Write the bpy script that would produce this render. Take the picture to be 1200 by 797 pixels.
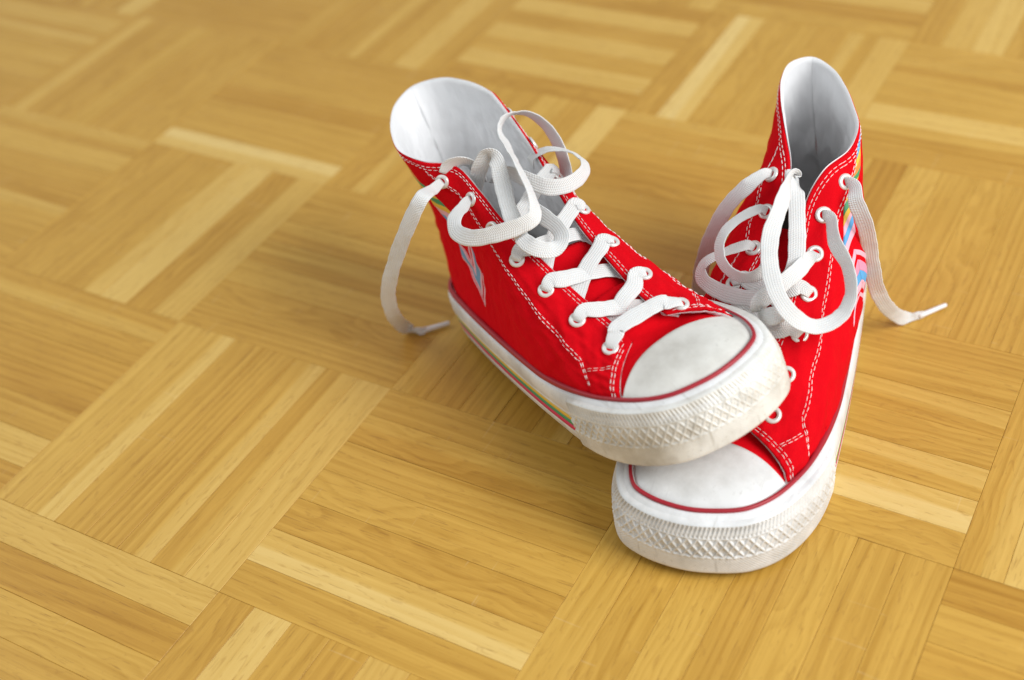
import bpy, bmesh, math, random
import numpy as np
from mathutils import Matrix, Vector, Quaternion
# ---------------------------------------------------------------- camera, light, exposure
scene = bpy.context.scene
for o in list(bpy.data.objects): bpy.data.objects.remove(o)
COL = scene.collection
CAM_H, CAM_PITCH, CAM_ROLL, CAM_F = 0.50686, 0.71098, -0.13400, 1535.5
def _cam():
    p, r = CAM_PITCH, CAM_ROLL
    fw = Vector((0, math.cos(p), -math.sin(p))); up = Vector((0, math.sin(p), math.cos(p))); rt = Vector((1, 0, 0))
    rt2 = rt*math.cos(r)+up*math.sin(r); up2 = -rt*math.sin(r)+up*math.cos(r)
    cd = bpy.data.cameras.new('camera'); co = bpy.data.objects.new('camera', cd); COL.objects.link(co)
    M = Matrix((rt2, up2, -fw)).transposed().to_4x4(); M.translation = (0, 0, CAM_H)
    co.matrix_world = M
    cd.sensor_width = 36; cd.lens = 36*CAM_F/1200
    cd.clip_start = .02; cd.clip_end = 50
    cd.dof.use_dof = True; cd.dof.focus_distance = 0.665; cd.dof.aperture_fstop = 4.0; cd.dof.aperture_blades = 7
    scene.camera = co
_cam()
w = bpy.data.worlds.new('World'); scene.world = w; w.use_nodes = True
w.node_tree.nodes['Background'].inputs['Color'].default_value = (.93, .97, 1, 1)
w.node_tree.nodes['Background'].inputs['Strength'].default_value = WORLD_STRENGTH = 0.45
def area(name, loc, target, size, power, color):
    ld = bpy.data.lights.new(name, 'AREA'); ld.shape = 'RECTANGLE'; ld.size, ld.size_y = size; ld.energy = power; ld.color = color
    o = bpy.data.objects.new(name, ld); COL.objects.link(o); o.location = loc
    o.rotation_euler = (Vector(target)-Vector(loc)).to_track_quat('-Z', 'Y').to_euler()
    return o
area('window_light', (1.5, -.5, 1.5), (.05, .5, 0), (1.3, 1.5), 55, (1, 1, 1))
area('second_window_light', (-2.1, 1.5, 1.6), (-.2, .6, 0), (1.6, 1.4), 17, (.93, .97, 1))
vs = scene.view_settings; vs.view_transform = 'Standard'; vs.look = 'None'; vs.exposure = 0.10; vs.gamma = 1; vs.use_curve_mapping = False
scene.render.engine = 'CYCLES'
# ---------------------------------------------------------------- sneaker geometry (mm, heel at x=0, toe +x, left +y)
OUT_L = [(0,0),(2.5,11),(9,22.5),(24,33.3),(55,39.5),(90,44.5),(125,48.5),(160,51.5),(190,53),(214,50.5),(235,42),(249.5,28.5),(257,10)]
OUT_R = [(259.5,-7),(257,-26),(249,-40),(229,-48.5),(200,-50),(165,-45),(130,-38),(95,-34.5),(60,-34.5),(24,-31),(9,-21.5),(2.5,-11)]
def catmull_closed(P, n):
    P = np.asarray(P, float); m = len(P)
    # centripetal-ish: dense sample then arc-length resample
    out = []
    for i in range(m):
        p0, p1, p2, p3 = P[(i-1) % m], P[i], P[(i+1) % m], P[(i+2) % m]
        u = np.linspace(0, 1, 24, endpoint=False)[:, None]
        out.append(.5*((2*p1)+(-p0+p2)*u+(2*p0-5*p1+4*p2-p3)*u*u+(-p0+3*p1-3*p2+p3)*u**3))
    Q = np.concatenate(out); Q = np.vstack([Q, Q[:1]])
    d = np.r_[0, np.cumsum(np.linalg.norm(np.diff(Q, axis=0), axis=1))]
    s = np.linspace(0, d[-1], n, endpoint=False)
    return np.stack([np.interp(s, d, Q[:, k]) for k in range(Q.shape[1])], 1), d[-1]
NPER = 720
OUTL, PERIM = catmull_closed(OUT_L+OUT_R, NPER)
def _nrm(P):
    t = np.roll(P, -1, 0)-np.roll(P, 1, 0)
    t /= np.linalg.norm(t, axis=1)[:, None]
    return np.stack([-t[:, 1], t[:, 0]], 1)
ONRM = _nrm(OUTL)
# outline runs heel -> left side -> toe -> right side (clockwise from above): outward normal is (-ty, tx)
def sstep(a, b, x):
    u = np.clip((np.asarray(x, float)-a)/(b-a), 0, 1); return u*u*(3-2*u)
def zbot(x):  return 4.5*np.clip((np.asarray(x, float)-185)/75, 0, 1)**2 + 1.5*np.clip((20-np.asarray(x, float))/20, 0, 1)**2
def ztop(x):  return 30.0 + 9.0*sstep(150, 250, x)
INSET = (4.0+5.5*sstep(150, 225, OUTL[:, 0]))[:, None]
UPO = OUTL-ONRM*INSET                                # line where the upper meets the foxing top
ITOE = int(np.argmax(OUTL[:, 0]))
def side_w(x, side):
    if side > 0: xs, ys = UPO[:ITOE+1, 0], UPO[:ITOE+1, 1]
    else: xs, ys = UPO[ITOE:, 0][::-1], -UPO[ITOE:, 1][::-1]
    return np.interp(x, xs, ys)
XR = 212.0
_ang = np.arctan2(UPO[:, 1], UPO[:, 0]-XR); _rad = np.hypot(UPO[:, 1], UPO[:, 0]-XR)
_o = np.argsort(_ang); _ang = _ang[_o]; _rad = _rad[_o]
RIDX = np.array([130, 145, 160, 175, 190, 205, 220, 300]); RIDZ = np.array([99, 87, 76, 65, 54.5, 49.5, 48.8, 48.8])
def vamp_z(x, y):
    x = np.asarray(x, float); y = np.asarray(y, float)
    w = np.where(y >= 0, side_w(x, 1), side_w(x, -1))
    r1 = np.abs(y)/np.maximum(w, 1)
    a = np.arctan2(y, x-XR); r2 = np.hypot(y, x-XR)/np.interp(a, _ang, _rad)
    rho = np.clip(np.where(x > XR, r2, r1), 0, 1)
    zb = ztop(x)
    return zb-1.0+(np.interp(x, RIDX, RIDZ)-zb)*(1-rho**2.5)**.66
# ---- quarter panel net
ST_B = [(5,0),(10,19),(28,29),(55,32),(80,33),(98,34),(110,35),(125,36.5),(143,40),(165,44),(187,46.5),(205,46.5),(221,42)]
FRONT_A = [(147,16,91.5),(170,14,72.5),(189,11.5,58.5),(203,12,50.5)]; FRONT_L = [(147,16,94),(170,14,75.5),(189,11.5,61),(203,12,52)]
RIM_A_L = [(-21,-19,157),(-15,-5,156.5),(6,12,155),(31,25,152),(54,32,148),(67,23,144),(80,14,139.5),(100,14.5,127),(122,17,112)]+FRONT_A
RIM_A_R = [(-21,-19,157),(-13,-30,157),(-3,-37,157),(10,-40,155.5),(24,-43,153),(36,-44,150),(47,-42,146.5),(81,-34,127),(108,-25.5,108),(135,-18,89.5),(163,-14,72.5),(186,-12,58.5),(201,-14,50.5)]
RIM_B_L = [(0,-11,149),(5,-3,148.5),(18,9,148),(43,22,146.5),(65,32,144.5),(80,29,142),(92,19,138),(105,13.5,126),(121,14,113)]+FRONT_L
RIM_B_R = [(0,-11,149),(3,-19,148.5),(12,-25,147.5),(28,-23,145),(47,-17,141.5),(64,-9.5,137),(80,-2.5,130),(93,.5,119.5),(107,1,108.5),(132,-5,94.5),(160,-9,79),(186,-11,61.5),(202,-13,52)]
ST_W = [0,0,0,0,.1,.4,.7,.9,1,1,1,1,1]
NR = 7
def build_net(side, ST_T, bulge=0.0, heel=0.0):
    net = np.zeros((len(ST_B), NR, 3))
    for k, (b, t, wgt) in enumerate(zip(ST_B, ST_T, ST_W)):
        bx = b[0]; by = side_w(bx, side) if k > 2 else b[1]
        B = np.array([bx, by, ztop(bx)-3.0]); Tp = np.array(t, float)
        for r in range(NR):
            v = r/(NR-1)
            lin = B+(Tp-B)*v
            lin[1] *= 1-.10*math.sin(math.pi*v)**1.2*(1 if k < 6 else 0)
            if k < 4: lin[0] += (-4.5*math.sin(math.pi*min(1, v/.45))+0 if v < .45 else 3.5*math.sin(math.pi*(v-.45)/.55))*(1-k/4)
            fe = math.radians(72); f = v*fe
            arc = np.array([B[0]+(Tp[0]-B[0])*v**1.35, Tp[1]+(B[1]-Tp[1])*(math.cos(f)-math.cos(fe))/(1-math.cos(fe)), B[2]+(Tp[2]-B[2])*math.sin(f)/math.sin(fe)])
            net[k, r] = lin*(1-wgt)+arc*wgt
            net[k, r, 0] += heel*math.sin(math.pi*v**.8)*max(0, 1-k/6)
            net[k, r, 1] += bulge*math.sin(math.pi*v**.8)*math.exp(-((k-5.2)/2.7)**2)
    net[:, :, 1] *= side
    return net
def _cr(P, u):
    # Catmull-Rom along axis 0 with extrapolated ends; u in [0, n-1]
    n = len(P); i = np.clip(np.floor(u).astype(int), 0, n-2); f = u-i
    E = np.concatenate([P[:1]*2-P[1:2], P, P[-1:]*2-P[-2:-1]], 0)
    p0, p1, p2, p3 = E[i], E[i+1], E[i+2], E[i+3]
    f = f.reshape((-1,)+(1,)*(P.ndim-1))
    return .5*((2*p1)+(-p0+p2)*f+(2*p0-5*p1+4*p2-p3)*f*f+(-p0+3*p1-3*p2+p3)*f**3)
NETS = {}
NT = len(ST_B)-1
def Sraw(side, t, v):
    t = np.asarray(t, float).ravel(); v = np.asarray(v, float).ravel()
    net = NETS[side]
    rows = _cr(net, t*NT+1)                              # (N, NR, 3)
    u = v*(NR-1); i = np.clip(np.floor(u).astype(int), 0, NR-2); f = (u-i)[:, None]
    E = np.concatenate([rows[:, :1]*2-rows[:, 1:2], rows, rows[:, -1:]*2-rows[:, -2:-1]], 1)
    a = np.arange(len(t))
    p0, p1, p2, p3 = E[a, i], E[a, i+1], E[a, i+2], E[a, i+3]
    return .5*((2*p1)+(-p0+p2)*f+(2*p0-5*p1+4*p2-p3)*f*f+(-p0+3*p1-3*p2+p3)*f**3)
def Snrm(side, t, v):
    t = np.asarray(t, float).ravel(); v = np.asarray(v, float).ravel(); e = 1e-3
    a = Sraw(side, np.clip(t+e, 0, 1), v)-Sraw(side, np.clip(t-e, -.05, 1), v)
    b = Sraw(side, t, np.clip(v+e, 0, 1))-Sraw(side, t, np.clip(v-e, 0, 1))
    n = np.cross(a, b)*(-side); n /= np.maximum(np.linalg.norm(n, axis=1), 1e-9)[:, None]
    return -n if False else n
def S(side, t, v, off=0.0):
    return Sraw(side, t, v)+Snrm(side, t, v)*np.asarray(off, float).reshape(-1, 1)
# arc length tables: distance below the top edge -> v
_TT = np.linspace(0, 1, 121); _VV = np.linspace(0, 1, 61)
VTAB = {}; EYT = {}
def v_at(side, t, d):
    t = np.asarray(t, float).ravel(); d = np.broadcast_to(np.asarray(d, float), t.shape)
    out = np.zeros(len(t)); x = np.clip(t, 0, 1)*120
    for k in range(len(t)):
        i = int(min(119, math.floor(x[k]))); f = x[k]-i
        row = VTAB[side][i]*(1-f)+VTAB[side][i+1]*f
        out[k] = np.interp(-d[k], -row, _VV)
    return out
# eyelets: evenly spaced along the throat edge
EYD = 12.5
def edge_pts(side, tt, d): return S(side, tt, v_at(side, tt, d))
def eyelet_ts(side, t0, t1, n=7):
    _te = np.linspace(t0/NT, t1/NT, 300); p = edge_pts(side, _te, EYD); L = np.r_[0, np.cumsum(np.linalg.norm(np.diff(p, axis=0), axis=1))]
    return np.interp(np.linspace(0, L[-1], n), L, _te)[::-1]       # index 0 = nearest the toe
def set_shoe(TL, TR, EL, ER, BL=0.0, BR=0.0, HX=0.0):
    """load the top edge (collar and throat) of one shoe: left (+y) and right (-y) side, heel to toe"""
    loop = [np.array(p, float) for p in TL[6::-1]]+[np.array(p, float) for p in TR[1:7]]            # even out the collar curve
    for _ in range(2):
        Lp = np.array(loop); e = np.concatenate([Lp[:1]*2-Lp[1:2], Lp, Lp[-1:]*2-Lp[-2:-1]]); u = np.linspace(0, 12, 400); i = np.minimum(u.astype(int), 11); f = (u-i)[:, None]
        c = .5*(2*e[i+1]+(e[i+2]-e[i])*f+(2*e[i]-5*e[i+1]+4*e[i+2]-e[i+3])*f*f+(3*e[i+1]-e[i]-3*e[i+2]+e[i+3])*f**3)
        d = np.r_[0, np.cumsum(np.linalg.norm(np.diff(c, axis=0), axis=1))]; m = np.interp(6, u, d); tg = np.r_[np.linspace(0, m, 7), np.linspace(m, d[-1], 7)[1:]]
        Lp = np.stack([np.interp(tg, d, c[:, k]) for k in range(3)], 1); Lp[1:-1] = (Lp[:-2]+8*Lp[1:-1]+Lp[2:])/10; loop = list(Lp)
    TL = [tuple(p) for p in loop[6::-1]]+list(TL[7:]); TR = [tuple(p) for p in loop[6:]]+list(TR[7:])
    for sd, tt, bu in ((1, TL, BL), (-1, TR, BR)):
        n = build_net(sd, [(p[0], p[1]*sd, p[2]) for p in tt], bu, HX); NETS[sd] = n
    g1, g2 = NETS[-1][1:2].copy(), NETS[1][1:2].copy()
    NETS[1] = np.concatenate([g1, NETS[1]], 0); NETS[-1] = np.concatenate([g2, NETS[-1]], 0)   # ghost station across the heel seam keeps the seam smooth
    for sd in (1, -1):
        g = Sraw(sd, np.repeat(_TT, 61), np.tile(_VV, 121)).reshape(121, 61, 3); d = np.linalg.norm(np.diff(g, axis=1), axis=2)
        VTAB[sd] = np.concatenate([np.cumsum(d[:, ::-1], 1)[:, ::-1], np.zeros((121, 1))], 1)
    EYT[1] = eyelet_ts(1, *EL); EYT[-1] = eyelet_ts(-1, *ER)
def eyelet(side, k): 
    t = EYT[side][k:k+1]; v = v_at(side, t, EYD); return S(side, t, v)[0]
# ---- per-shoe bending of the shaft
def bend(P, D):
    P = np.array(P, float).reshape(-1, 3); s = np.clip((P[:, 2]-55)/90, 0, None)**1.4
    lx, ly, sp, dz, sf, tw = D
    Q = P.copy()
    front = sstep(10, 95, P[:, 0])
    Q[:, 1] = P[:, 1]*(1+sp*s*(1-front)+sf*s*front)+ly*s
    Q[:, 0] = P[:, 0]+lx*s
    c = np.array([45., 0]); a = tw*s
    dx = Q[:, 0]-c[0]-lx*s; dy = Q[:, 1]-ly*s
    Q[:, 0] = c[0]+lx*s+dx*np.cos(a)-dy*np.sin(a); Q[:, 1] = ly*s+dx*np.sin(a)+dy*np.cos(a)
    Q[:, 2] = P[:, 2]+dz*s
    return Q
# ---------------------------------------------------------------- helpers
def link(name, me, parent=None, kind=None, label=None):
    o = bpy.data.objects.new(name, me); COL.objects.link(o)
    if parent is not None: o.parent = parent
    if kind: o['kind'] = kind
    if label: o['label'] = label
    return o
def mesh(name, V, F, mat, smooth=True, uv=None, recalc=False):
    me = bpy.data.meshes.new(name); me.from_pydata([tuple(map(float, v)) for v in V], [], [tuple(int(i) for i in f) for f in F])
    if uv is not None:
        ul = me.uv_layers.new(name='uv'); li = np.empty(len(me.loops), dtype=np.int32); me.loops.foreach_get('vertex_index', li)
        ul.data.foreach_set('uv', np.asarray(uv, np.float32)[li].ravel())
    if recalc:
        bm = bmesh.new(); bm.from_mesh(me); bmesh.ops.recalc_face_normals(bm, faces=bm.faces); bm.to_mesh(me); bm.free()
    me.materials.append(mat)
    if smooth: me.polygons.foreach_set('use_smooth', [True]*len(me.polygons))
    me.update(); return me
def grid_faces(nu, nv, closed_u=False, base=0):
    F = []
    for i in range(nu if closed_u else nu-1):
        for j in range(nv-1):
            a = base+i*nv+j; b = base+((i+1) % nu)*nv+j
            F.append((a, b, b+1, a+1))
    return F
def shell(A, B, nu, nv):
    """closed shell from two (nu*nv) point grids"""
    n = nu*nv; V = np.vstack([A, B]); F = grid_faces(nu, nv)
    F += [tuple(reversed([x+n for x in f])) for f in grid_faces(nu, nv)]
    for i in range(nu-1):
        a, b = i*nv, (i+1)*nv; F.append((a, a+n, b+n, b))
        a, b = i*nv+nv-1, (i+1)*nv+nv-1; F.append((a, b, b+n, a+n))
    for j in range(nv-1):
        F.append((j, j+1, j+1+n, j+n)); a = (nu-1)*nv+j; F.append((a, a+n, a+1+n, a+1))
    return V, F
# ---------------------------------------------------------------- materials
class N:
    def __init__(s, name):
        s.m = bpy.data.materials.new(name); s.m.use_nodes = True; s.nt = s.m.node_tree; s.b = s.nt.nodes['Principled BSDF']
    def n(s, typ, **kw):
        x = s.nt.nodes.new(typ)
        for k, v in kw.items():
            if k.startswith('_'): setattr(x, k[1:], v)
            else: x.inputs[k.replace('__', ' ')].default_value = v
        return x
    def l(s, a, b): s.nt.links.new(a, b)
    def set(s, **kw):
        for k, v in kw.items(): s.b.inputs[k.replace('__', ' ')].default_value = v
    def math(s, op, a, b=None, c=None):
        x = s.nt.nodes.new('ShaderNodeMath'); x.operation = op
        for i, v in enumerate((a, b, c)):
            if v is None: continue
            if isinstance(v, (int, float)): x.inputs[i].default_value = v
            else: s.l(v, x.inputs[i])
        return x.outputs[0]
    def ramp(s, fac, stops):
        r = s.nt.nodes.new('ShaderNodeValToRGB'); e = r.color_ramp.elements
        while len(e) < len(stops): e.new(.5)
        for el, (p, c) in zip(e, stops): el.position = p; el.color = (*c, 1) if len(c) == 3 else c
        s.l(fac, r.inputs[0]); return r.outputs[0]
    def mix(s, fac, a, b, typ='MIX'):
        x = s.nt.nodes.new('ShaderNodeMix'); x.data_type = 'RGBA'; x.blend_type = typ
        for i, v in ((0, fac), (6, a), (7, b)):
            if isinstance(v, (int, float)): x.inputs[i].default_value = v
            elif isinstance(v, tuple): x.inputs[i].default_value = (*v, 1)
            else: s.l(v, x.inputs[i])
        return x.outputs[2]
    def bump(s, h, strength, dist):
        x = s.n('ShaderNodeBump', Strength=strength, Distance=dist); s.l(h, x.inputs['Height']); s.l(x.outputs[0], s.b.inputs['Normal'])
def wood(name, per_object):
    k = N(name); tc = k.n('ShaderNodeTexCoord'); sx = k.n('ShaderNodeSeparateXYZ')
    if per_object:
        oi = k.n('ShaderNodeObjectInfo'); rnd = oi.outputs['Random']; k.l(tc.outputs['Object'], sx.inputs[0])
        sc = k.n('ShaderNodeSeparateColor'); k.l(oi.outputs['Color'], sc.inputs[0]); tone, rnd2 = sc.outputs[0], sc.outputs[1]
    else:
        k.l(tc.outputs['UV'], sx.inputs[0]); at = k.n('ShaderNodeAttribute', _attribute_name='tone')
        sc = k.n('ShaderNodeSeparateColor'); k.l(at.outputs['Color'], sc.inputs[0]); tone, rnd2 = sc.outputs[0], sc.outputs[1]; rnd = rnd2
    def vec(xs, ys, zmul=37.0):
        c = k.n('ShaderNodeCombineXYZ'); k.l(k.math('MULTIPLY', sx.outputs[0], xs), c.inputs[0]); k.l(k.math('MULTIPLY', sx.outputs[1], ys), c.inputs[1])
        k.l(k.math('MULTIPLY', rnd, zmul), c.inputs[2]); return c.outputs[0]
    def noise(v, scale, detail=2.0, rough=.5, dist=0.0):
        x = k.n('ShaderNodeTexNoise', Scale=scale, Detail=detail, Roughness=rough, Distortion=dist); k.l(v, x.inputs['Vector']); return x.outputs[0]
    # growth rings: bands across the strip, drawn out along it, bent into flames by a slow noise
    slow = noise(vec(3.2, 22), 1.0, 1.0); wild = noise(vec(13, 34, 61.0), 1.0, 2.0)
    figured = k.math('MULTIPLY', k.math('GREATER_THAN', rnd, .62), 7.0)                                # some strips show flame figure
    ringc = k.math('ADD', k.math('MULTIPLY', sx.outputs[1], 170.0), k.math('ADD', k.math('MULTIPLY', slow, 6.0), k.math('MULTIPLY', wild, figured)))
    sap = k.ramp(k.math('ADD', k.math('MULTIPLY', sx.outputs[1], 42.0), k.math('MULTIPLY', slow, .7)), [(.30, (0, 0, 0)), (.42, (1, 1, 1))])   # pale sapwood along one edge of some strips
    tone = k.math('ADD', tone, k.math('MULTIPLY', k.math('MULTIPLY', sap, k.math('GREATER_THAN', rnd2, .80)), .22))
    ring = k.math('FRACT', k.math('ADD', ringc, k.math('MULTIPLY', rnd2, 17.0)))
    ring = k.math('MULTIPLY', k.math('POWER', ring, 2.0), k.math('MULTIPLY', k.math('SUBTRACT', 1.0, k.math('POWER', ring, 9.0)), 1.3))
    fib = noise(vec(7, 420), 1.0, 4.0, .65)
    fine = noise(vec(30, 1700), 1.0, 2.0, .6)
    blotch = noise(vec(16, 40, 91.0), 1.0, 2.0)
    pore = noise(vec(70, 1500, 53.0), 1.0, 1.0, .5); pore = k.math('MULTIPLY', k.math('GREATER_THAN', pore, .665), ring)
    g = k.math('ADD', k.math('MULTIPLY', ring, .26), k.math('MULTIPLY', fib, .70)); g = k.math('ADD', g, k.math('MULTIPLY', fine, .28)); g = k.math('ADD', g, k.math('MULTIPLY', blotch, .40))
    streak = k.ramp(noise(vec(2.0, 130, 23.0), 1.0, 3.0, .6), [(.50, (0, 0, 0)), (.72, (1, 1, 1))])
    g = k.math('ADD', g, k.math('MULTIPLY', streak, .26))
    g = k.math('MULTIPLY', k.math('SUBTRACT', g, .44), 1.35)
    light = k.ramp(tone, [(0, (.48, .242, .032)), (.35, (.59, .330, .054)), (.6, (.65, .395, .080)), (.85, (.715, .482, .140)), (1, (.755, .545, .205))])
    dark = k.ramp(tone, [(0, (.27, .112, .009)), (.35, (.365, .173, .017)), (.6, (.465, .250, .034)), (.85, (.59, .363, .080)), (1, (.665, .45, .135))])
    col = k.mix(g, light, dark); k.nt.nodes[-1].clamp_factor = True
    col = k.mix(k.math('MULTIPLY', pore, .55), col, (.20, .085, .018))
    fleck = noise(vec(95, 420, 71.0), 1.0, 2.0, .5, 1.0); fl = k.ramp(fleck, [(.60, (0, 0, 0)), (.70, (1, 1, 1))])
    col = k.mix(k.math('MULTIPLY', fl, .30), col, (.33, .155, .025))
    scr = noise(vec(300, 12, 5.0), 1.0, 2.0, .6, .6); scr = k.ramp(scr, [(.705, (0, 0, 0)), (.72, (1, 1, 1))]); col = k.mix(k.math('MULTIPLY', scr, .12), col, (.80, .66, .42))   # fine scratches across the varnish
    k.l(col, k.b.inputs['Base Color'])
    k.set(Roughness=.36, IOR=1.45); k.b.inputs['Specular IOR Level'].default_value = .42; k.b.inputs['Coat Weight'].default_value = .03; k.b.inputs['Coat Roughness'].default_value = .22
    rr = k.math('ADD', k.math('ADD', k.math('MULTIPLY', fib, .2), k.math('MULTIPLY', blotch, .18)), .24); k.l(rr, k.b.inputs['Roughness'])
    k.bump(k.math('SUBTRACT', k.math('MULTIPLY', fib, .4), pore), .12, .0004)
    return k.m
def rubber(name, base, dirt, amount, rough=.42):
    k = N(name); tc = k.n('ShaderNodeTexCoord')
    a = k.n('ShaderNodeTexNoise', Scale=38, Detail=5, Roughness=.62); k.l(tc.outputs['Object'], a.inputs['Vector'])
    b = k.n('ShaderNodeTexNoise', Scale=420, Detail=3, Roughness=.6); k.l(tc.outputs['Object'], b.inputs['Vector'])
    m = k.math('MULTIPLY', k.ramp(a.outputs[0], [(.42, (0, 0, 0)), (.75, (1, 1, 1))]), amount)
    sp = k.math('MULTIPLY', k.ramp(b.outputs[0], [(.60, (0, 0, 0)), (.78, (1, 1, 1))]), amount*.7)
    c = k.n('ShaderNodeMapping'); c.inputs['Scale'].default_value = (30, 260, 30); c.inputs['Rotation'].default_value = (0, 0, .5); k.l(tc.outputs['Object'], c.inputs[0])
    d = k.n('ShaderNodeTexNoise', Scale=1.0, Detail=3, Roughness=.6); k.l(c.outputs[0], d.inputs['Vector'])
    sc = k.math('MULTIPLY', k.ramp(d.outputs[0], [(.60, (0, 0, 0)), (.70, (1, 1, 1))]), amount*.7)
    col = k.mix(k.math('MAXIMUM', k.math('MAXIMUM', m, sp), sc), base, dirt); k.l(col, k.b.inputs['Base Color'])
    k.set(Roughness=rough, IOR=1.5); k.b.inputs['Subsurface Weight'].default_value = .08; k.b.inputs['Subsurface Radius'].default_value = (.002, .0018, .0015)
    k.l(k.math('ADD', k.math('MULTIPLY', a.outputs[0], .3), rough-.15), k.b.inputs['Roughness'])
    k.bump(b.outputs[0], .12, .0004); return k.m
def canvas(name, c1, c2, scale=9000.0, rough=.85, strength=.5):
    """woven cloth: two crossed thread waves in the UV sheet (mm)"""
    k = N(name); tc = k.n('ShaderNodeTexCoord'); sx = k.n('ShaderNodeSeparateXYZ'); k.l(tc.outputs['UV'], sx.inputs[0])
    f = scale
    u = k.math('SINE', k.math('MULTIPLY', sx.outputs[0], f)); v = k.math('SINE', k.math('MULTIPLY', sx.outputs[1], f))
    h = k.math('MULTIPLY', u, v)
    a = k.n('ShaderNodeTexNoise', Scale=60, Detail=6, Roughness=.65); k.l(tc.outputs['Object'], a.inputs['Vector'])
    b = k.n('ShaderNodeTexNoise', Scale=900, Detail=2, Roughness=.6); k.l(tc.outputs['Object'], b.inputs['Vector'])
    fac = k.math('ADD', k.math('MULTIPLY', h, .10), k.math('ADD', k.math('MULTIPLY', a.outputs[0], .6), k.math('MULTIPLY', b.outputs[0], .35)))
    k.l(k.mix(fac, c1, c2), k.b.inputs['Base Color'])
    k.set(Roughness=rough); k.b.inputs['Specular IOR Level'].default_value = .06
    k.b.inputs['Sheen Weight'].default_value = .12; k.b.inputs['Sheen Roughness'].default_value = .6; k.b.inputs['Sheen Tint'].default_value = (*c2, 1)
    lo = k.n('ShaderNodeTexNoise', Scale=45, Detail=3, Roughness=.5); k.l(tc.outputs['Object'], lo.inputs['Vector'])
    hh = k.math('ADD', k.math('MULTIPLY', h, .22), k.math('MULTIPLY', lo.outputs[0], 2.2)); hh = k.math('ADD', hh, k.math('MULTIPLY', b.outputs[0], .35))
    k.bump(hh, strength, .0009); return k.m
def plain(name, c, rough=.5, metal=0.0, noise=0.0):
    k = N(name); k.set(Base__Color=(*c, 1), Roughness=rough, Metallic=metal)
    if noise:
        tc = k.n('ShaderNodeTexCoord'); a = k.n('ShaderNodeTexNoise', Scale=120, Detail=4); k.l(tc.outputs['Object'], a.inputs['Vector'])
        k.l(k.mix(a.outputs[0], tuple(x*(1-noise) for x in c), tuple(min(1, x*(1+noise)) for x in c)), k.b.inputs['Base Color'])
    return k.m
def lace_mat(name, c):
    k = N(name); tc = k.n('ShaderNodeTexCoord'); sx = k.n('ShaderNodeSeparateXYZ'); k.l(tc.outputs['UV'], sx.inputs[0])
    v = k.math('ABSOLUTE', k.math('SUBTRACT', sx.outputs[0], .5))                        # u: across 0..1, v: along in mm
    her = k.math('SINE', k.math('ADD', k.math('MULTIPLY', sx.outputs[1], 6.6), k.math('MULTIPLY', v, 22.0)))
    rib = k.math('SINE', k.math('MULTIPLY', sx.outputs[0], 44.0))
    h = k.math('ADD', k.math('MULTIPLY', her, .6), k.math('MULTIPLY', rib, .4))
    a = k.n('ShaderNodeTexNoise', Scale=160, Detail=4); k.l(tc.outputs['Object'], a.inputs['Vector'])
    col = k.mix(a.outputs[0], tuple(x*.93 for x in c), c)
    col = k.mix(k.math('MULTIPLY', k.math('ADD', h, 1.0), .17), col, (.50, .50, .47)); k.l(col, k.b.inputs['Base Color'])
    k.set(Roughness=.9); k.b.inputs['Specular IOR Level'].default_value = .15
    k.b.inputs['Subsurface Weight'].default_value = .15; k.b.inputs['Subsurface Radius'].default_value = (.0015, .0012, .001)
    k.bump(h, .55, .0003); return k.m
M = dict(
    wood=wood('oak_strip', True), wood_far=wood('oak_strip_far', False), sub=plain('glue_bed', (.16, .085, .03), .8),
    rubber=rubber('white_rubber', (.78, .79, .79), (.38, .37, .34), .72), rubber_worn=rubber('worn_rubber', (.77, .77, .735), (.34, .31, .25), .85),
    cap=rubber('cap_rubber', (.76, .765, .755), (.36, .35, .32), .62, .36), cap_worn=rubber('cap_rubber_worn', (.73, .72, .67), (.36, .33, .28), .58, .38),
    red=canvas('red_canvas', (.60, .0015, .006), (.84, .004, .013)), white=canvas('white_lining', (.80, .80, .805), (.86, .86, .865), 9000, .9, .35),
    pin=plain('dark_red_rubber', (.36, .010, .022), .45, 0, .15), thread=plain('white_thread', (.82, .78, .76), .8), lace=lace_mat('white_lace', (.82, .82, .81)),
    metal=plain('painted_eyelet', (.74, .73, .70), .3, .25), aglet=plain('clear_aglet', (.80, .80, .80), .25), insole=plain('shaded_insole_cloth', (.13, .095, .075), .9, 0, .15),  # insole brown is deepened with the shade inside the shoe
    sole=plain('outsole_rubber', (.55, .50, .42), .7, 0, .1),
    yellow=plain('yellow_print', (.80, .52, .06), .55), green=plain('green_print', (.05, .32, .14), .55), pink=plain('pink_print', (.78, .30, .45), .6), crimson=plain('crimson_print', (.66, .02, .09), .55),
    blue=plain('blue_print', (.10, .38, .72), .6), orange=plain('orange_print', (.80, .25, .05), .6), palepink=plain('pale_pink_print', (.82, .45, .55), .6), lilac=plain('lilac_print', (.62, .42, .62), .6), greyblue=plain('grey_blue_print', (.16, .33, .52), .6))
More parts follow.
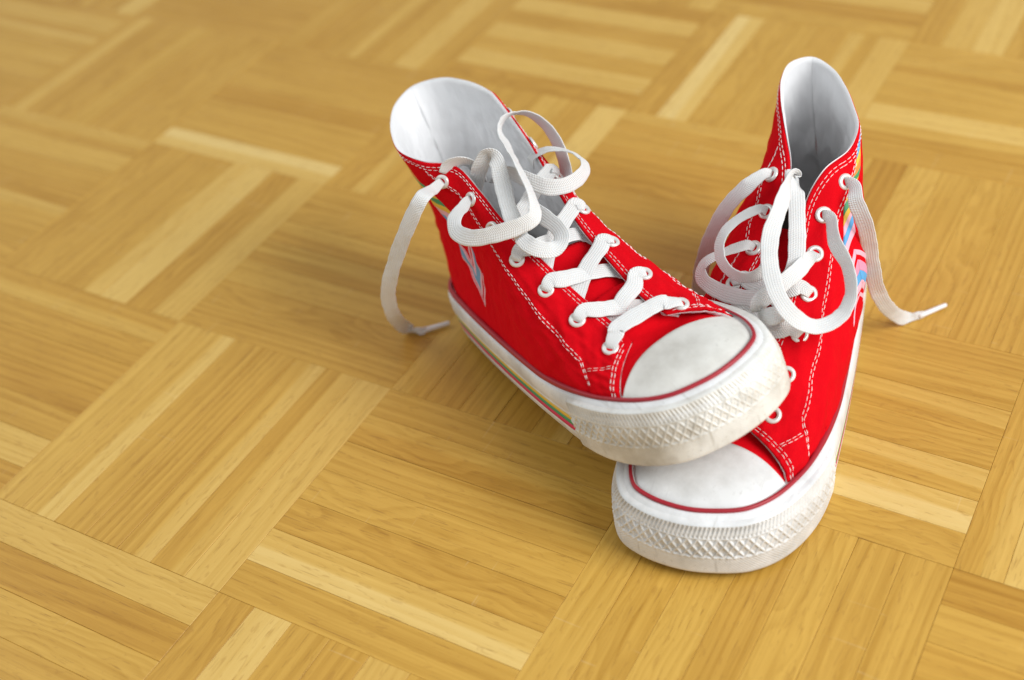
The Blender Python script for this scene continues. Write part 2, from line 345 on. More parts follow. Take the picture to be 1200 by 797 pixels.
# ---------------------------------------------------------------- parquet floor
TILE, NS = .16, 7
TH, OX, OY = -0.59171, -0.20562, 0.64979
A = np.array([math.cos(TH), math.sin(TH)]); B = np.array([A[1], -A[0]])
TONE = {(0,0):[.72,.70,.50,.55,.50,.38,.84],(1,0):[.56,.34,.55,.50,.44,.74,.52],(-1,-1):[.45,.48,.40,.50,.93,.30,.72],(0,-2):[.4,.45,.5,.45,.72,.45,.88],
 (-1,-2):[.5,.45,.5,.30,.45,.5,.86],(0,-3):[.35,.74,.40,.80,.45,.86,.40],(1,-3):[.42,1.0,.45,.50,.48,.50,.82],(2,-3):[.45,.42,.5,.5,.92,.30,.42],(2,-4):[.45,.70,.95,.45,.35,.5,.5],
 (2,-2):[.5,.22,.62,.52,.5,.58,.45],(2,-1):[.45,.50,.48,.45,.52,.80,.55],(3,-1):[.50,.86,.45,.5,.5,.5,.5],(3,0):[.34,.5,.45,.55,.5,.5,.5],(2,0):[.56,.52,.58,.50,.55,.56,.60],
 (-1,0):[.45,.42,.40,.36,.40,.78,.38],(0,1):[.72,.34,.58,.50,.52,.5,.5],(1,1):[.46,.92,.50,.45,.80,.5,.5],(0,-1):[.5,.45,.30,.34,.5,.45,.5],(1,-1):[.40,.35,.42,.30,.45,.4,.5],
 (1,-2):[.45,.55,.32,.30,.4,.45,.4],(-2,-2):[.5,.4,.42,.62,.45,.40,.5],(-1,-3):[.45,.42,.52,.40,.5,.8,.45],(-2,-1):[.5,.6,.4,.35,.5,.55,.5],(-2,-3):[.8,.35,.3,.4,.35,.3,.4],(-2,-4):[.5,.5,.4,.4,.7,.4,.4]}
def plank_mesh():
    L, Wd, H, g, b = TILE, TILE/NS, .008, .00006, .00020
    lx, ly = L/2-g, Wd/2-g; V = []
    for z, i in ((-H, 0), (-b, 0), (0, b)):
        V += [(-lx+i, -ly+i, z), (lx-i, -ly+i, z), (lx-i, ly-i, z), (-lx+i, ly-i, z)]
    F = [(8, 9, 10, 11)]
    for r in (0, 4):
        for k in range(4): F.append((r+k, r+(k+1) % 4, r+4+(k+1) % 4, r+4+k))
    return V, F
PV, PF = plank_mesh()
plank_me = mesh('plank', PV, PF, M['wood'], smooth=False)
fm = mesh('floor', [(-2.6, -1.2, -.0082), (3, -1.2, -.0082), (3, 4, -.0082), (-2.6, 4, -.0082), (-2.6, -1.2, -.02), (3, -1.2, -.02), (3, 4, -.02), (-2.6, 4, -.02)], [(0, 1, 2, 3), (7, 6, 5, 4), (0, 4, 5, 1), (1, 5, 6, 2), (2, 6, 7, 3), (3, 7, 4, 0)], M['sub'], False)
floor = link('floor', fm, kind='structure'); floor['label'] = 'oak mosaic parquet floor laid in a basket weave'
def in_view(x, y, m):
    p, r = CAM_PITCH, CAM_ROLL; d = np.array([x, y, -CAM_H]); fw = np.array([0, math.cos(p), -math.sin(p)]); up = np.array([0, math.sin(p), math.cos(p)]); rt = np.array([1., 0, 0])
    r2 = rt*math.cos(r)+up*math.sin(r); u2 = -rt*math.sin(r)+up*math.cos(r); z = d@fw
    return z > .05 and abs(d@r2/z)*CAM_F < 600+m and abs(d@u2/z)*CAM_F < 399+m
rng = random.Random(7); cand = []
for i in range(-14, 15):
    for j in range(-16, 9):
        for s in range(NS):
            tones = TONE.get((i, j)); tn = tones[s] if tones else min(.95, max(.15, rng.gauss(.47, .13)+(.3 if rng.random() < .12 else 0)))
            tn = .50+(tn-.50)*.80+rng.uniform(-.06, .06); r2 = rng.random()
            if (i+j) % 2 == 0: c = A*TILE*(i+(s+.5)/NS)+B*TILE*(j+.5); ang = math.atan2(B[1], B[0])
            else: c = A*TILE*(i+.5)+B*TILE*(j+(s+.5)/NS); ang = math.atan2(A[1], A[0])
            c = c+np.array([OX, OY])
            if not (-2.5 < c[0] < 2.9 and -1.1 < c[1] < 3.9): continue
            if rng.random() < .5: ang += math.pi
            cand.append((c, ang, tn, r2, rng.uniform(-.00012, .00012)))
dirs = lambda a: np.array([math.cos(a), math.sin(a)])
vis = [q for q in cand if any(in_view(*(q[0]+dirs(q[1])*f*TILE), 0) for f in (-.5, -.25, 0, .25, .5))]
vis.sort(key=lambda q: np.hypot(*(q[0]-np.array([.0, .5])))); keep = {id(q) for q in vis[:296]}
FV, FF, FT, FU = [], [], [], []
for q in cand:
    c, ang, tn, r2, dz = q
    if id(q) in keep:
        o = bpy.data.objects.new('plank', plank_me); COL.objects.link(o); o.parent = floor
        o.location = (c[0], c[1], dz-.00012); o.rotation_euler = (0, 0, ang); o.color = (tn, r2, 0, 1)
    else:
        b0 = len(FV); ca, sa = math.cos(ang), math.sin(ang)
        for v in PV:
            FV.append((c[0]+v[0]*ca-v[1]*sa, c[1]+v[0]*sa+v[1]*ca, v[2]+dz-.00012)); FT.append((tn, r2, 0, 1)); FU.append((v[0], v[1]))
        FF += [tuple(b0+i for i in f) for f in PF]
fme = mesh('planks', FV, FF, M['wood_far'], False, uv=FU)
ca = fme.color_attributes.new('tone', 'FLOAT_COLOR', 'POINT'); ca.data.foreach_set('color', np.asarray(FT, np.float32).ravel())
link('planks', fme, floor, 'stuff')
print('planks in view', len(vis))
# ---------------------------------------------------------------- sneaker builder
def bumper_relief(s, h, H):
    """relief (mm) of the toe bumper: s along, h up from the ground (mm), H its height"""
    d = np.zeros_like(s)
    f0, f1 = .42*H, .765*H                          # pattern bands
    # lower band: fine pimples
    lo = sstep(2.5, 4, h)*(1-sstep(f0-1.6, f0-.8, h))
    d += lo*.24*np.sin(s*2*np.pi/1.7)*np.sin(h*2*np.pi/1.7)
    # diamonds
    mid = sstep(f0-.4, f0+.5, h)*(1-sstep(f1-1.0, f1-.2, h)); hh = f1-f0
    a = s/4.9+(h-f0)/hh*1.55; b = s/4.9-(h-f0)/hh*1.55
    ra = np.abs((a % 1)-.5)*2; rb = np.abs((b % 1)-.5)*2
    line = np.maximum(sstep(.60, .90, ra), sstep(.60, .90, rb))
    pyr = np.clip(1-np.maximum(ra, rb)*1.35, 0, 1)
    d += mid*(-1.15+1.35*line+.35*pyr)
    d += .5*np.exp(-((h-f0+.7)/.55)**2)*(.55+.45*np.sign(np.sin(s*2*np.pi/3.2)))
    # upper band: slanted ribs
    up = sstep(f1+.3, f1+.9, h)*(1-sstep(H-1.6, H-1.0, h))
    d += up*(-.6+1.1*sstep(-.25, .35, np.sin((s+h*.35)*2*np.pi/2.15)))
    d += .25*np.exp(-((h-f1)/.45)**2)+.2*np.exp(-((h-H+.6)/.5)**2)
    return d
def seg_pts(P, step):
    d = np.r_[0, np.cumsum(np.linalg.norm(np.diff(P, axis=0), axis=1))]; return d
def build_sneaker(label, mirror, q, D, rim, mats, seed):
    set_shoe(*rim)
    X, Y, Z, rz, ry, rx, sc, SX, SY, HS = q
    root = bpy.data.objects.new('sneaker', None); COL.objects.link(root)
    root.location = (X, Y, Z); root.rotation_euler = (rx, ry, rz); root.empty_display_size = .05
    root['label'] = label; root['category'] = 'sneaker'; root['group'] = 'pair of red canvas high-top sneakers'
    my = -1 if mirror else 1
    def W(P):
        P = np.array(P, float).reshape(-1, 3)
        Q = P*np.array([SX, SY, 1]); Q[:, 2] = np.where(Q[:, 2] > 33, 33+(Q[:, 2]-33)*HS, Q[:, 2]); Q[:, 1] *= my
        return bend(Q, D)*(sc/1000)
    def part(name, V, F, mat, parent=root, smooth=True, uv=None, kind=None, label=None, recalc=True):
        return link(name, mesh(name, V, F, M[mat] if isinstance(mat, str) else mat, smooth, uv, recalc), parent, kind, label)
    rs = random.Random(seed)
    x = OUTL[:, 0]; zb, zt = zbot(x), ztop(x); ins = INSET[:, 0]
    bz = sstep(175, 215, x)                                                   # 1 round the toe
    def ring(off, z): return np.c_[OUTL+ONRM*np.broadcast_to(off, x.shape)[:, None], np.broadcast_to(z, x.shape)]
    # ---- outsole and foxing
    inner = [ring(-9.0, zb+9), ring(-9.0, zb+.8), ring(-2.0, zb+.4), ring(-.7, zb+.9), ring(-.1, zb+2.4)]
    hgt = zt-zb
    prof = [(0, .16), (.15, .22), (-.35, .245), (-.35, .60), (.35, .625), (.45, .665), (.25, .685), (.1, .69), (.25, .70), (.2, .80)]
    rings = inner+[ring(o, zb+hgt*f) for o, f in prof]+[ring(-.25-(ins-4)*.35, zb+hgt*.90), ring(-.9-(ins-4)*.75, zb+hgt*.965), ring(-1.6-(ins-4)*.9, zt), ring(-ins-3, zt+.2), ring(-ins-4, zt-8)]
    G = np.stack(rings, 1); nr = G.shape[1]
    V = W(G.reshape(-1, 3)); F = grid_faces(NPER, nr, True)
    fox = part('foxing', V, F, mats['rubber'])
    ns = NPER//2                                                              # sole bottom sheet
    bot = ring(-2.0, zb+.5)
    part('outsole', W(bot), [tuple(range(NPER))], 'sole', smooth=False)
    tz = 1-sstep(120, 190, x)                                                # brown footbed; dark heel cup raised up the walls paints in interior shade
    ibr = [ring(-11.5, 20+tz*32), ring(-12.5, 18+tz*20), ring(-15, 16+tz*9), ring(-20, 15+tz*4)]
    G = np.stack(ibr, 1); Fi = grid_faces(NPER, 4, True)+[tuple(k*4+3 for k in range(NPER))]
    part('insole', W(G.reshape(-1, 3)), Fi, 'insole')
    # ---- printed stripes let into the side of the foxing
    for f0, f1, m in ((.50, .60, 'yellow'), (.385, .475, 'green'), (.25, .36, 'crimson')):
        pr = [(-.6, f0), (.12, f0+.006), (.2, (f0+f1)/2), (.12, f1-.006), (-.6, f1)]
        sel = np.where(x < 205)[0]; i0 = sel[np.argmax(np.diff(np.r_[sel, sel[0]+NPER]) > 1)] if False else None
        order = [k for k in list(range(ITOE, NPER))+list(range(0, ITOE)) if x[k] < 203]
        G = np.stack([ring(o, zb+hgt*f) for o, f in pr], 1)[order]
        part('stripe', W(G.reshape(-1, 3)), grid_faces(len(order), len(pr)), m, fox)
    # ---- toe bumper with its moulded relief
    order = [k for k in range(NPER) if x[k] > 187]                            # contiguous through the toe
    pl = np.c_[OUTL, ONRM, zb, zt, ins][order]
    d = np.r_[0, np.cumsum(np.linalg.norm(np.diff(pl[:, :2], axis=0), axis=1))]
    su = np.arange(0, d[-1], .30); R = np.stack([np.interp(su, d, pl[:, k]) for k in range(pl.shape[1])], 1)
    R[:, 2:4] /= np.linalg.norm(R[:, 2:4], axis=1)[:, None]
    nb = 96; hv = np.linspace(0, 1, nb)
    Sg, Hg = np.meshgrid(su, hv, indexing='ij'); Ht = (R[:, 5]-R[:, 4])[:, None]*.96; hm = Hg*Ht
    endf = np.minimum(sstep(0, 1.2, Sg), sstep(0, 1.2, su[-1]-Sg)) 
    base = np.interp(Hg, [0, .015, .04, .08, .3, .75, .97, 1.0], [-.6, .3, 1.0, 1.4, 1.75, 1.75, 1.6, 1.4])-(R[:, 6]-4)[:, None]*.50*sstep(.60, 1.0, Hg)
    wob = .25*np.sin(Sg*.11+seed)+.2*np.sin(Sg*.05+2*seed)
    rel = bumper_relief(Sg, Hg*31.0, 31.0)
    wear = .56+.34*np.clip(np.sin(Sg*.021+seed*1.7)+.4*np.sin(Sg*.07+seed), -1, 1)*.8
    off = (base+rel*wear)*(.15+.85*endf)+.05
    top = 1-sstep(.978, 1.0, Hg)*1.0
    off = off*top-(1-top)*((R[:, 6]-4)[:, None]*.75+1.2)
    PX = R[:, 0][:, None]+R[:, 2][:, None]*off; PY = R[:, 1][:, None]+R[:, 3][:, None]*off; PZ = R[:, 4][:, None]+hm+wob*Hg*.6
    V = W(np.stack([PX, PY, PZ], -1).reshape(-1, 3)); part('toe_bumper', V, grid_faces(len(su), nb), mats['bumper'], recalc=False) if not mirror else part('toe_bumper', V, [f[::-1] for f in grid_faces(len(su), nb)], mats['bumper'], recalc=False)
    # ---- dark red pinstripe round the top of the foxing
    pr = [(-1.3, -.6), (-.75, .7), (-.7, 1.8), (-1.1, 2.8), (-2.2, 3.3), (-3.5, 3.0)]
    thin = 1-.38*sstep(180, 215, x)
    rg = [ring(-(ins-1.9)+.6+(o+.3)*thin-.1, zt+.2+h*thin) for o, h in pr]
    G = np.stack(rg, 1); part('pinstripe', W(G.reshape(-1, 3)), grid_faces(NPER, len(pr), True), 'pin')
    # ---- vamp and toe cap
    def lens(xr_side, xr_mid, off, ns_, nr_):
        idx = [k for k in range(NPER) if x[k] > 100]
        O = UPO[idx]; keepi = O[:, 0] > xr_side; O = O[keepi]
        dd = np.r_[0, np.cumsum(np.linalg.norm(np.diff(O, axis=0), axis=1))]; ss = np.linspace(0, dd[-1], ns_)
        O = np.stack([np.interp(ss, dd, O[:, k]) for k in (0, 1)], 1)
        f = np.linspace(0, 1, ns_); y0, y1 = O[0, 1], O[-1, 1]; yy = y0+(y1-y0)*f
        xe = xr_mid+(xr_side-xr_mid)*np.abs(2*f-1)**2.2
        E_ = np.c_[xe, yy]
        r = np.sin(np.linspace(0, 1, nr_)*np.pi/2)**1.0
        P = E_[:, None]*(1-r[None, :, None])+O[:, None]*r[None, :, None]
        z = vamp_z(P[..., 0], P[..., 1])
        P3 = np.dstack([P, z])
        du = np.gradient(P3, axis=0); dv = np.gradient(P3, axis=1); n = np.cross(du, dv); n /= np.maximum(np.linalg.norm(n, axis=2), 1e-9)[..., None]
        n *= np.sign(n[..., 2:3]+1e-9); n[~np.isfinite(n)] = 0
        return P3, n
    P3, n = lens(172, 172, 0, 120, 40)
    dent = 4.5*np.exp(-((P3[..., 0]-201)/8.5)**2-((P3[..., 1]+9)/17)**2)+1.2*np.sin(P3[..., 0]*.55+P3[..., 1]*.1)*np.exp(-((P3[..., 0]-192)/10)**2); P3[..., 2] -= dent           # hollow fold behind the toe cap
    a, b = (P3-n*1.4).reshape(-1, 3), (P3-n*2.4).reshape(-1, 3)
    uvv = np.vstack([P3.reshape(-1, 3)[:, :2]]*2)/1000
    V, F = shell(a, b, 120, 40); part('vamp', W(V), F, 'red', uv=uvv)
    P3, n = lens(222, 211, 0, 120, 40)
    th = (.9*np.minimum(1, np.linspace(0, 1, 40)/.035)**.5)[None, :, None]
    a, b = (P3+n*(th-.6)).reshape(-1, 3), (P3-n*1.6).reshape(-1, 3)
    V, F = shell(a, b, 120, 40); part('toe_cap', W(V), F, mats['cap'])
    # ---- tongue: a soft strip under the throat, slumped into the shoe
    nx, ny = 60, 17; tx = np.linspace(0, 1, nx); tb = 0 if mirror else 1
    cx = np.interp(tx, [0, .15, .3, .6, .85, 1], [196, 182, 170, 152-6*tb, 138-16*tb, 130-28*tb]); cz = np.interp(tx, [0, .15, .3, .6, .85, 1], [42, 53.5, 62.5, 74+3*tb, 82+9*tb, 80+21*tb])
    wv = np.interp(tx, [0, .5, 1], [19, 25, 27]); a = np.linspace(-1, 1, ny)
    P = np.zeros((nx, ny, 3)); P[..., 0] = cx[:, None]-2*a[None]**2; P[..., 1] = wv[:, None]*a[None]+1.5*np.sin(tx*5+seed)[:, None]; P[..., 2] = cz[:, None]-9*a[None]**2+.8*np.sin(tx*16)[:, None]*(1-a[None]**2)
    dn = np.array([.55, 0, .83]); uvv = np.vstack([P.reshape(-1, 3)[:, :2]]*2)/1000
    V, F = shell((P+dn*.6).reshape(-1, 3), (P-dn*.4).reshape(-1, 3), nx, ny); tg = part('tongue', W(V), F, 'red', uv=uvv)
    V, F = shell((P-dn*.5).reshape(-1, 3), (P-dn*1.8).reshape(-1, 3), nx, ny); part('lining', W(V), F, 'white', tg, uv=uvv)
    # ---- quarters with lining, stitching, eyelets and ankle print
    nt, nv = 220, 80
    tg_, vg_ = np.linspace(0, 1, nt), np.linspace(0, 1, nv)
    wr = np.random.RandomState(int(seed*10)); waves = [(wr.uniform(0, 2*np.pi), 10**wr.uniform(.85, 1.75), wr.uniform(0, 2*np.pi)) for _ in range(26)]
    for side in (1, -1):
        tts = np.linspace(4.6/NT, 1, 120); dts = np.interp(tts*NT, [4.6, 4.9, 5.4, 6, 7, 8, 9, 10, 10.5], [3, 8, 16.5, 22, 24.5, 27, 29.5, 31, 32]); vts = v_at(side, tts, dts)
        def slk_fn(T, V):
            """slack and creases of worn canvas (mm)"""
            T = np.asarray(T, float); V = np.asarray(V, float); X_, Y_ = T*290, V*100; h = 0
            for a_, wl, ph in waves: h = h+.0105*wl*np.sin((X_*math.cos(a_)+Y_*math.sin(a_))*2*np.pi/wl+ph+side)*(1+.5*np.sin(X_*.03+ph))
            flex = np.exp(-((T*NT-9.6)/1.3)**2)*np.sin((X_*.8+Y_*.55)*2*np.pi/17)*.5             # walking folds behind the toe
            return (np.clip(h, -2.2, 2.2)*.75+flex)*np.clip(np.sin(np.clip(V, 0, 1)*np.pi), 0, 1)**.8
        def layer(T, V):
            T = np.asarray(T, float); V = np.asarray(V, float); e = np.interp(T, tts, vts); front = sstep(10.75/NT, 10.95/NT, T)
            return .55*np.where(T < 4.6/NT, 0, np.maximum(sstep(-.012, .012, V-e), front))
        T_, V_ = [g.ravel() for g in np.meshgrid(tg_, vg_, indexing='ij')]
        # soft creases and slack of worn canvas
        slack = slk_fn(T_, V_)
        lay = layer(T_, V_)
        a = S(side, T_, V_, .5+slack+lay); b = S(side, T_, V_, -.6+slack)
        L3 = Sraw(side, T_, V_); uvv = np.c_[T_*300, V_*110]/1000; uvv = np.vstack([uvv, uvv])
        V, F = shell(a, b, nt, nv); qo = part('quarter', W(V), F, 'red', uv=uvv)
        tl, vl = np.linspace(0, 1.003, nt), np.linspace(0, 1.009, nv); T2, V2 = [g.ravel() for g in np.meshgrid(tl, vl, indexing='ij')]
        sl2 = np.where(V2 < 1, slack, 0)
        a = S(side, T2, V2, -.65+sl2); b = S(side, T2, V2, -2.1+sl2)
        V, F = shell(a, b, nt, nv); part('lining', W(V), F, 'white', qo, uv=uvv)
        # stitching: every stitch a little raised thread
        SV, SF = [], []
        def stitch(tv, off=.62, pitch=3.6, ln=2.6, wd=.36):
            tv = np.asarray(tv, float); P = Sraw(side, tv[:, 0], tv[:, 1]); d = np.r_[0, np.cumsum(np.linalg.norm(np.diff(P, axis=0), axis=1))]
            n = int(d[-1]/pitch)
            for k in range(n):
                c0 = (k+.15)*pitch; f = [c0, c0+ln*.5, c0+ln]
                tt = np.interp(f, d, tv[:, 0]); vv = np.interp(f, d, tv[:, 1])
                slk = slk_fn(tt, vv)
                ly_ = layer(tt, vv); p = Sraw(side, tt, vv); nn = Snrm(side, tt, vv); al = p[2]-p[0]; al /= np.linalg.norm(al)+1e-9; ac = np.cross(nn[1], al)
                ac = ac+al*rs.uniform(-.08, .08)
                b0 = len(SV)
                for m_, (wf, hf) in enumerate(((.6, -.15), (1, .42), (.6, -.15))):
                    q_ = p[m_]+nn[m_]*(off-.12+slk[m_]+ly_[m_])
                    for sy, sz in ((-1, 0), (-.5, 1), (.5, 1), (1, 0)): SV.append(q_+ac*sy*wd*.5*wf+nn[m_]*sz*max(hf, .1))
                for r_ in range(2):
                    for c_ in range(3): i_ = b0+r_*4+c_; SF.append((i_, i_+1, i_+5, i_+4))
        te = np.linspace(5.4/NT, 11.85/NT, 160)
        for dd in (2.6, 4.6): stitch(np.c_[te, v_at(side, te, dd)])
        tc_ = np.linspace(.02, 5.6/NT, 90)
        for dd in (2.8, 4.8): stitch(np.c_[tc_, v_at(side, tc_, dd)])
        ts = np.linspace(4.9/NT, 10.5/NT, 160); ds = np.interp(ts*NT, [4.9, 5.4, 6, 7, 8, 9, 10, 10.5], [6, 14, 19.5, 22, 24.5, 27, 28.5, 29])
        vs_ = v_at(side, ts, ds)
        tl1 = np.linspace(10.5/NT, 10.95/NT, 40); vl1 = vs_[-1]*(1-np.linspace(0, 1, 40)**1.15*.62)
        for dd in (0, 2.2):
            line = np.vstack([np.c_[ts, v_at(side, ts, ds+dd)], np.c_[tl1-dd*.0012, np.maximum(0.05, vl1-dd*.012)]])
            stitch(line)
        # box stitch from that line to the front edge
        for dd in (0, 2.0):
            tb = np.linspace(10.75/NT, 11.8/NT, 30); vb = np.linspace(.42, .62, 30)-dd*.014; stitch(np.c_[tb, vb])
        tf = np.linspace(0, 1, 40)
        for dd in (2.4, 4.4): stitch(np.c_[np.full(40, 1-dd*.0046)-.004*np.sin(tf*3.1), .12+.80*tf])
        part('stitching', W(SV), SF, 'thread', qo, kind='stuff', recalc=True)
        # eyelets: pressed metal rings
        for k in range(7):
            t = EYT[side][k:k+1]; v = v_at(side, t, EYD); c = S(side, t, v, 1.5)[0]; nn = Snrm(side, t, v)[0]
            e1 = np.cross(nn, [0, 0, 1.]); e1 /= np.linalg.norm(e1); e2 = np.cross(nn, e1)
            pr = [(2.2, -3.2), (2.1, -.6), (2.3, .25), (2.9, .75), (3.8, .70), (4.5, .15), (4.6, -.6)]; nk = 28; EV = []
            for i in range(nk):
                a_ = 2*np.pi*i/nk; dr = e1*math.cos(a_)+e2*math.sin(a_)
                for r_, h_ in pr: EV.append(c+dr*r_+nn*h_)
            part('eyelet', W(EV), grid_faces(nk, len(pr), True), 'metal', qo, recalc=False) if False else part('eyelet', W(EV), grid_faces(nk, len(pr), True), 'metal', qo)
        # ankle print: rainbow tape behind the eyestay, chevrons below it
        def patch(name, poly, mat, off=.62, n=10):
            """poly: four (t, d-fraction v) corners -> small sheet following the canvas"""
            p = np.array(poly, float); u = np.linspace(0, 1, n)
            G = (p[0]*(1-u)[:, None, None]*(1-u)[None, :, None]+p[1]*u[:, None, None]*(1-u)[None, :, None]+p[2]*u[:, None, None]*u[None, :, None]+p[3]*(1-u)[:, None, None]*u[None, :, None]).reshape(-1, 2)
            slk = slk_fn(G[:, 0], G[:, 1])
            V, F = shell(S(side, G[:, 0], G[:, 1], off+.12+slk), S(side, G[:, 0], G[:, 1], off-.4+slk), n, n); part(name, W(V), F, mat, qo)
        if side == 1: ANKLE(patch, mirror)
    return root, W
def ANKLE(patch, right_foot):
    k = NT
    # slanting rainbow tape from the collar down behind the eyestay
    cols = ['blue', 'yellow', 'orange', 'green', 'yellow', 'green', 'yellow', 'palepink', 'blue', 'palepink']
    e = np.linspace(.985, .62 if not right_foot else .55, len(cols)+1); sh = -1.6 if right_foot else 0
    vv = [.62, .80, .985] if not right_foot else [.55, .80, .985]
    tl = lambda v: (np.interp(v, vv, [6.0, 5.1, 4.1])+sh)/k
    tr = lambda v: (np.interp(v, vv, [6.95, 6.05, 4.85])+sh)/k
    for c, a, b in zip(cols, e[:-1], e[1:]):
        patch('tape_stripe', [(tl(a), a), (tr(a), a-.03), (tr(b), b-.03), (tl(b), b)], c)
    # nested chevrons printed on the ankle
    def chev(cx, top, arms, thick, c):
        for dt, dv in arms:
            patch('chevron', [(cx/k, top), ((cx+dt)/k, top+dv), ((cx+dt)/k, top+dv-thick), (cx/k, top-thick)], c)
    if right_foot:
        for d, th, c in ((.0, .022, 'palepink'), (.05, .03, 'palepink'), (.08, .075, 'greyblue'), (.155, .035, 'palepink'), (.215, .02, 'palepink')):
            chev(4.45, .14+d+th, ((-.45, .18), (.6, .17)), th, c)
    else:
        for d, th, c in ((.0, .028, 'palepink'), (.055, .055, 'pink'), (.11, .05, 'blue'), (.16, .04, 'palepink'), (.225, .022, 'palepink')):
            chev(6.35, .565-d, ((-1.35, -.17), (.85, -.06)), th, c)
QR, DR = [0.1965,0.6337,0.0,4.2184,0,0,.995,1.04,.97,.88], [0]*6
QL, DL = [-0.0118,0.6348,-0.0005,-1.0857,-0.262,0.1496,0.9349,1.04,.97,.88], [0]*6
MATS_A = dict(rubber='rubber', bumper=M['rubber_worn'], cap='cap_worn')
MATS_B = dict(rubber='rubber', bumper=M['rubber'], cap='cap')
SH_L, W_L = build_sneaker('red high-top sneaker with its toe resting on the toe of the other sneaker', True, QL, DL, (RIM_A_L, RIM_A_R, (5.35, 11.35), (6.0, 11.6), -6, 0, 8), MATS_A, 1.3)
SH_R, W_R = build_sneaker('red high-top sneaker standing flat on the floor under the other toe', False, QR, DR, (RIM_B_L, RIM_B_R, (5.6, 11.1), (5.9, 11.2), 8, 9), MATS_B, 2.9)
LACES_A = [
    [(-21.4,585.7,120.8,0.62,-0.13,0.78,0.5),(-25.8,579.0,123.3,0.45,-0.21,0.86,0.55),(-30.2,574.5,122.6,0.43,-0.02,0.9,0.8),(-36.2,560.4,127.7,-0.12,-0.56,0.82,1.0),(-46.5,559.8,110.3,-0.52,-0.84,0.14,1.0),(-58.0,566.2,82.5,-0.47,-0.88,-0.06,1.0),(-64.7,573.2,58.4,-0.22,-0.93,-0.29,1.0),(-65.0,582.9,34.3,0.3,-0.82,-0.48,1.0),(-61.2,606.7,3.8,0.6,-0.74,-0.29,1.0),(-54.3,604.2,2.0,-0.05,-0.98,0.18,0.9),(-50.0,605.9,2.5,0.37,-0.93,0.03,0.5)],
    [(-5.5,565.5,119.4,0.53,-0.44,0.73,0.5),(-12.3,561.6,122.0,0.46,-0.3,0.83,0.55),(-15.8,556.0,121.6,0.23,-0.01,0.97,0.8),(-20.4,545.0,123.7,-0.26,0.06,0.96,1.0),(-20.3,535.3,121.6,-0.64,-0.33,0.69,1.0),(-12.1,526.9,122.6,-0.54,-0.69,0.49,1.0),(2.1,521.9,127.5,-0.3,-0.8,0.52,1.0),(14.7,522.2,130.9,0.09,-0.88,0.46,1.0),(19.5,526.2,132.5,0.64,-0.5,0.59,1.0),(19.2,535.9,137.6,0.72,-0.09,0.69,1.0),(15.0,556.1,141.2,0.73,0.1,0.68,1.0),(10.2,581.9,140.5,0.74,0.11,0.66,1.0),(9.3,599.0,140.5,0.97,-0.2,0.1,1.0),(16.2,610.1,139.6,0.37,-0.65,-0.66,1.0),(25.3,611.1,137.6,-0.39,-0.82,-0.42,1.0),(33.9,605.8,131.4,-0.69,-0.72,0.1,1.0),(39.1,596.1,123.2,-0.73,-0.54,0.43,1.0),(40.4,584.7,116.2,-0.63,-0.29,0.72,1.0),(39.1,571.6,113.2,-0.39,-0.17,0.91,1.0),(39.7,562.5,111.8,-0.32,-0.17,0.93,0.8)],
    [(2.2,577.2,119.7,-0.05,-0.81,-0.58,0.8),(8.5,569.8,129.5,-0.71,-0.69,-0.16,1.0),(17.0,558.9,132.2,-0.62,-0.59,0.52,1.0),(27.5,551.0,130.7,-0.23,-0.82,0.52,1.0),(37.9,551.5,129.7,0.33,-0.83,0.44,1.0),(46.7,558.3,130.0,0.78,-0.52,0.34,1.0),(49.4,568.9,130.0,0.73,0.09,0.67,1.0),(44.1,580.5,129.7,0.38,0.37,0.85,1.0),(34.0,588.5,128.3,-0.11,0.27,0.96,1.0),(25.8,591.7,124.3,-0.68,0.02,0.73,1.0),(22.6,593.8,117.5,-0.85,-0.47,0.25,1.0)],
    [(-12.5,579.1,106.6,-0.28,-0.94,-0.18,1.0),(-9.0,575.8,118.1,-0.35,-0.93,-0.13,1.0),(-4.8,572.5,132.6,-0.23,-0.97,-0.08,1.0),(0.6,571.8,141.0,-0.34,-0.83,-0.44,1.0),(4.4,564.7,140.4,-0.41,-0.48,0.78,1.0),(5.8,554.6,133.3,-0.07,-0.42,0.91,1.0),(6.9,540.8,129.5,-0.11,-0.29,0.95,1.0),(9.0,529.8,125.9,-0.09,-0.61,0.78,1.0),(11.8,526.1,118.6,-0.13,-0.91,0.4,0.9)],
    [(-23.4,581.0,127.2,0.06,-0.98,-0.19,0.8),(-19.6,580.3,132.5,-0.02,-0.97,-0.24,1.0),(-12.7,579.2,134.2,-0.12,-0.92,-0.37,1.0),(-7.4,580.0,129.1,-0.41,-0.82,-0.39,1.0),(-5.8,583.5,117.9,-0.33,-0.88,-0.33,1.0)],
    [(20.1,548.1,119.6,-0.83,-0.4,0.38,1.0),(25.2,538.2,120.4,-0.74,-0.37,0.56,1.0),(30.2,528.7,120.1,-0.64,-0.25,0.73,1.0),(30.8,519.9,119.0,-0.2,-0.03,0.98,1.0),(24.6,514.1,118.5,0.25,-0.64,0.73,1.0),(16.1,516.0,120.7,-0.29,-0.66,0.69,1.0),(11.0,523.5,121.7,-0.15,-0.24,0.96,0.9)],
]
AGLET_A = ((-50.0, 606.2, 2.2), (-35.9, 609.7, 2.2))
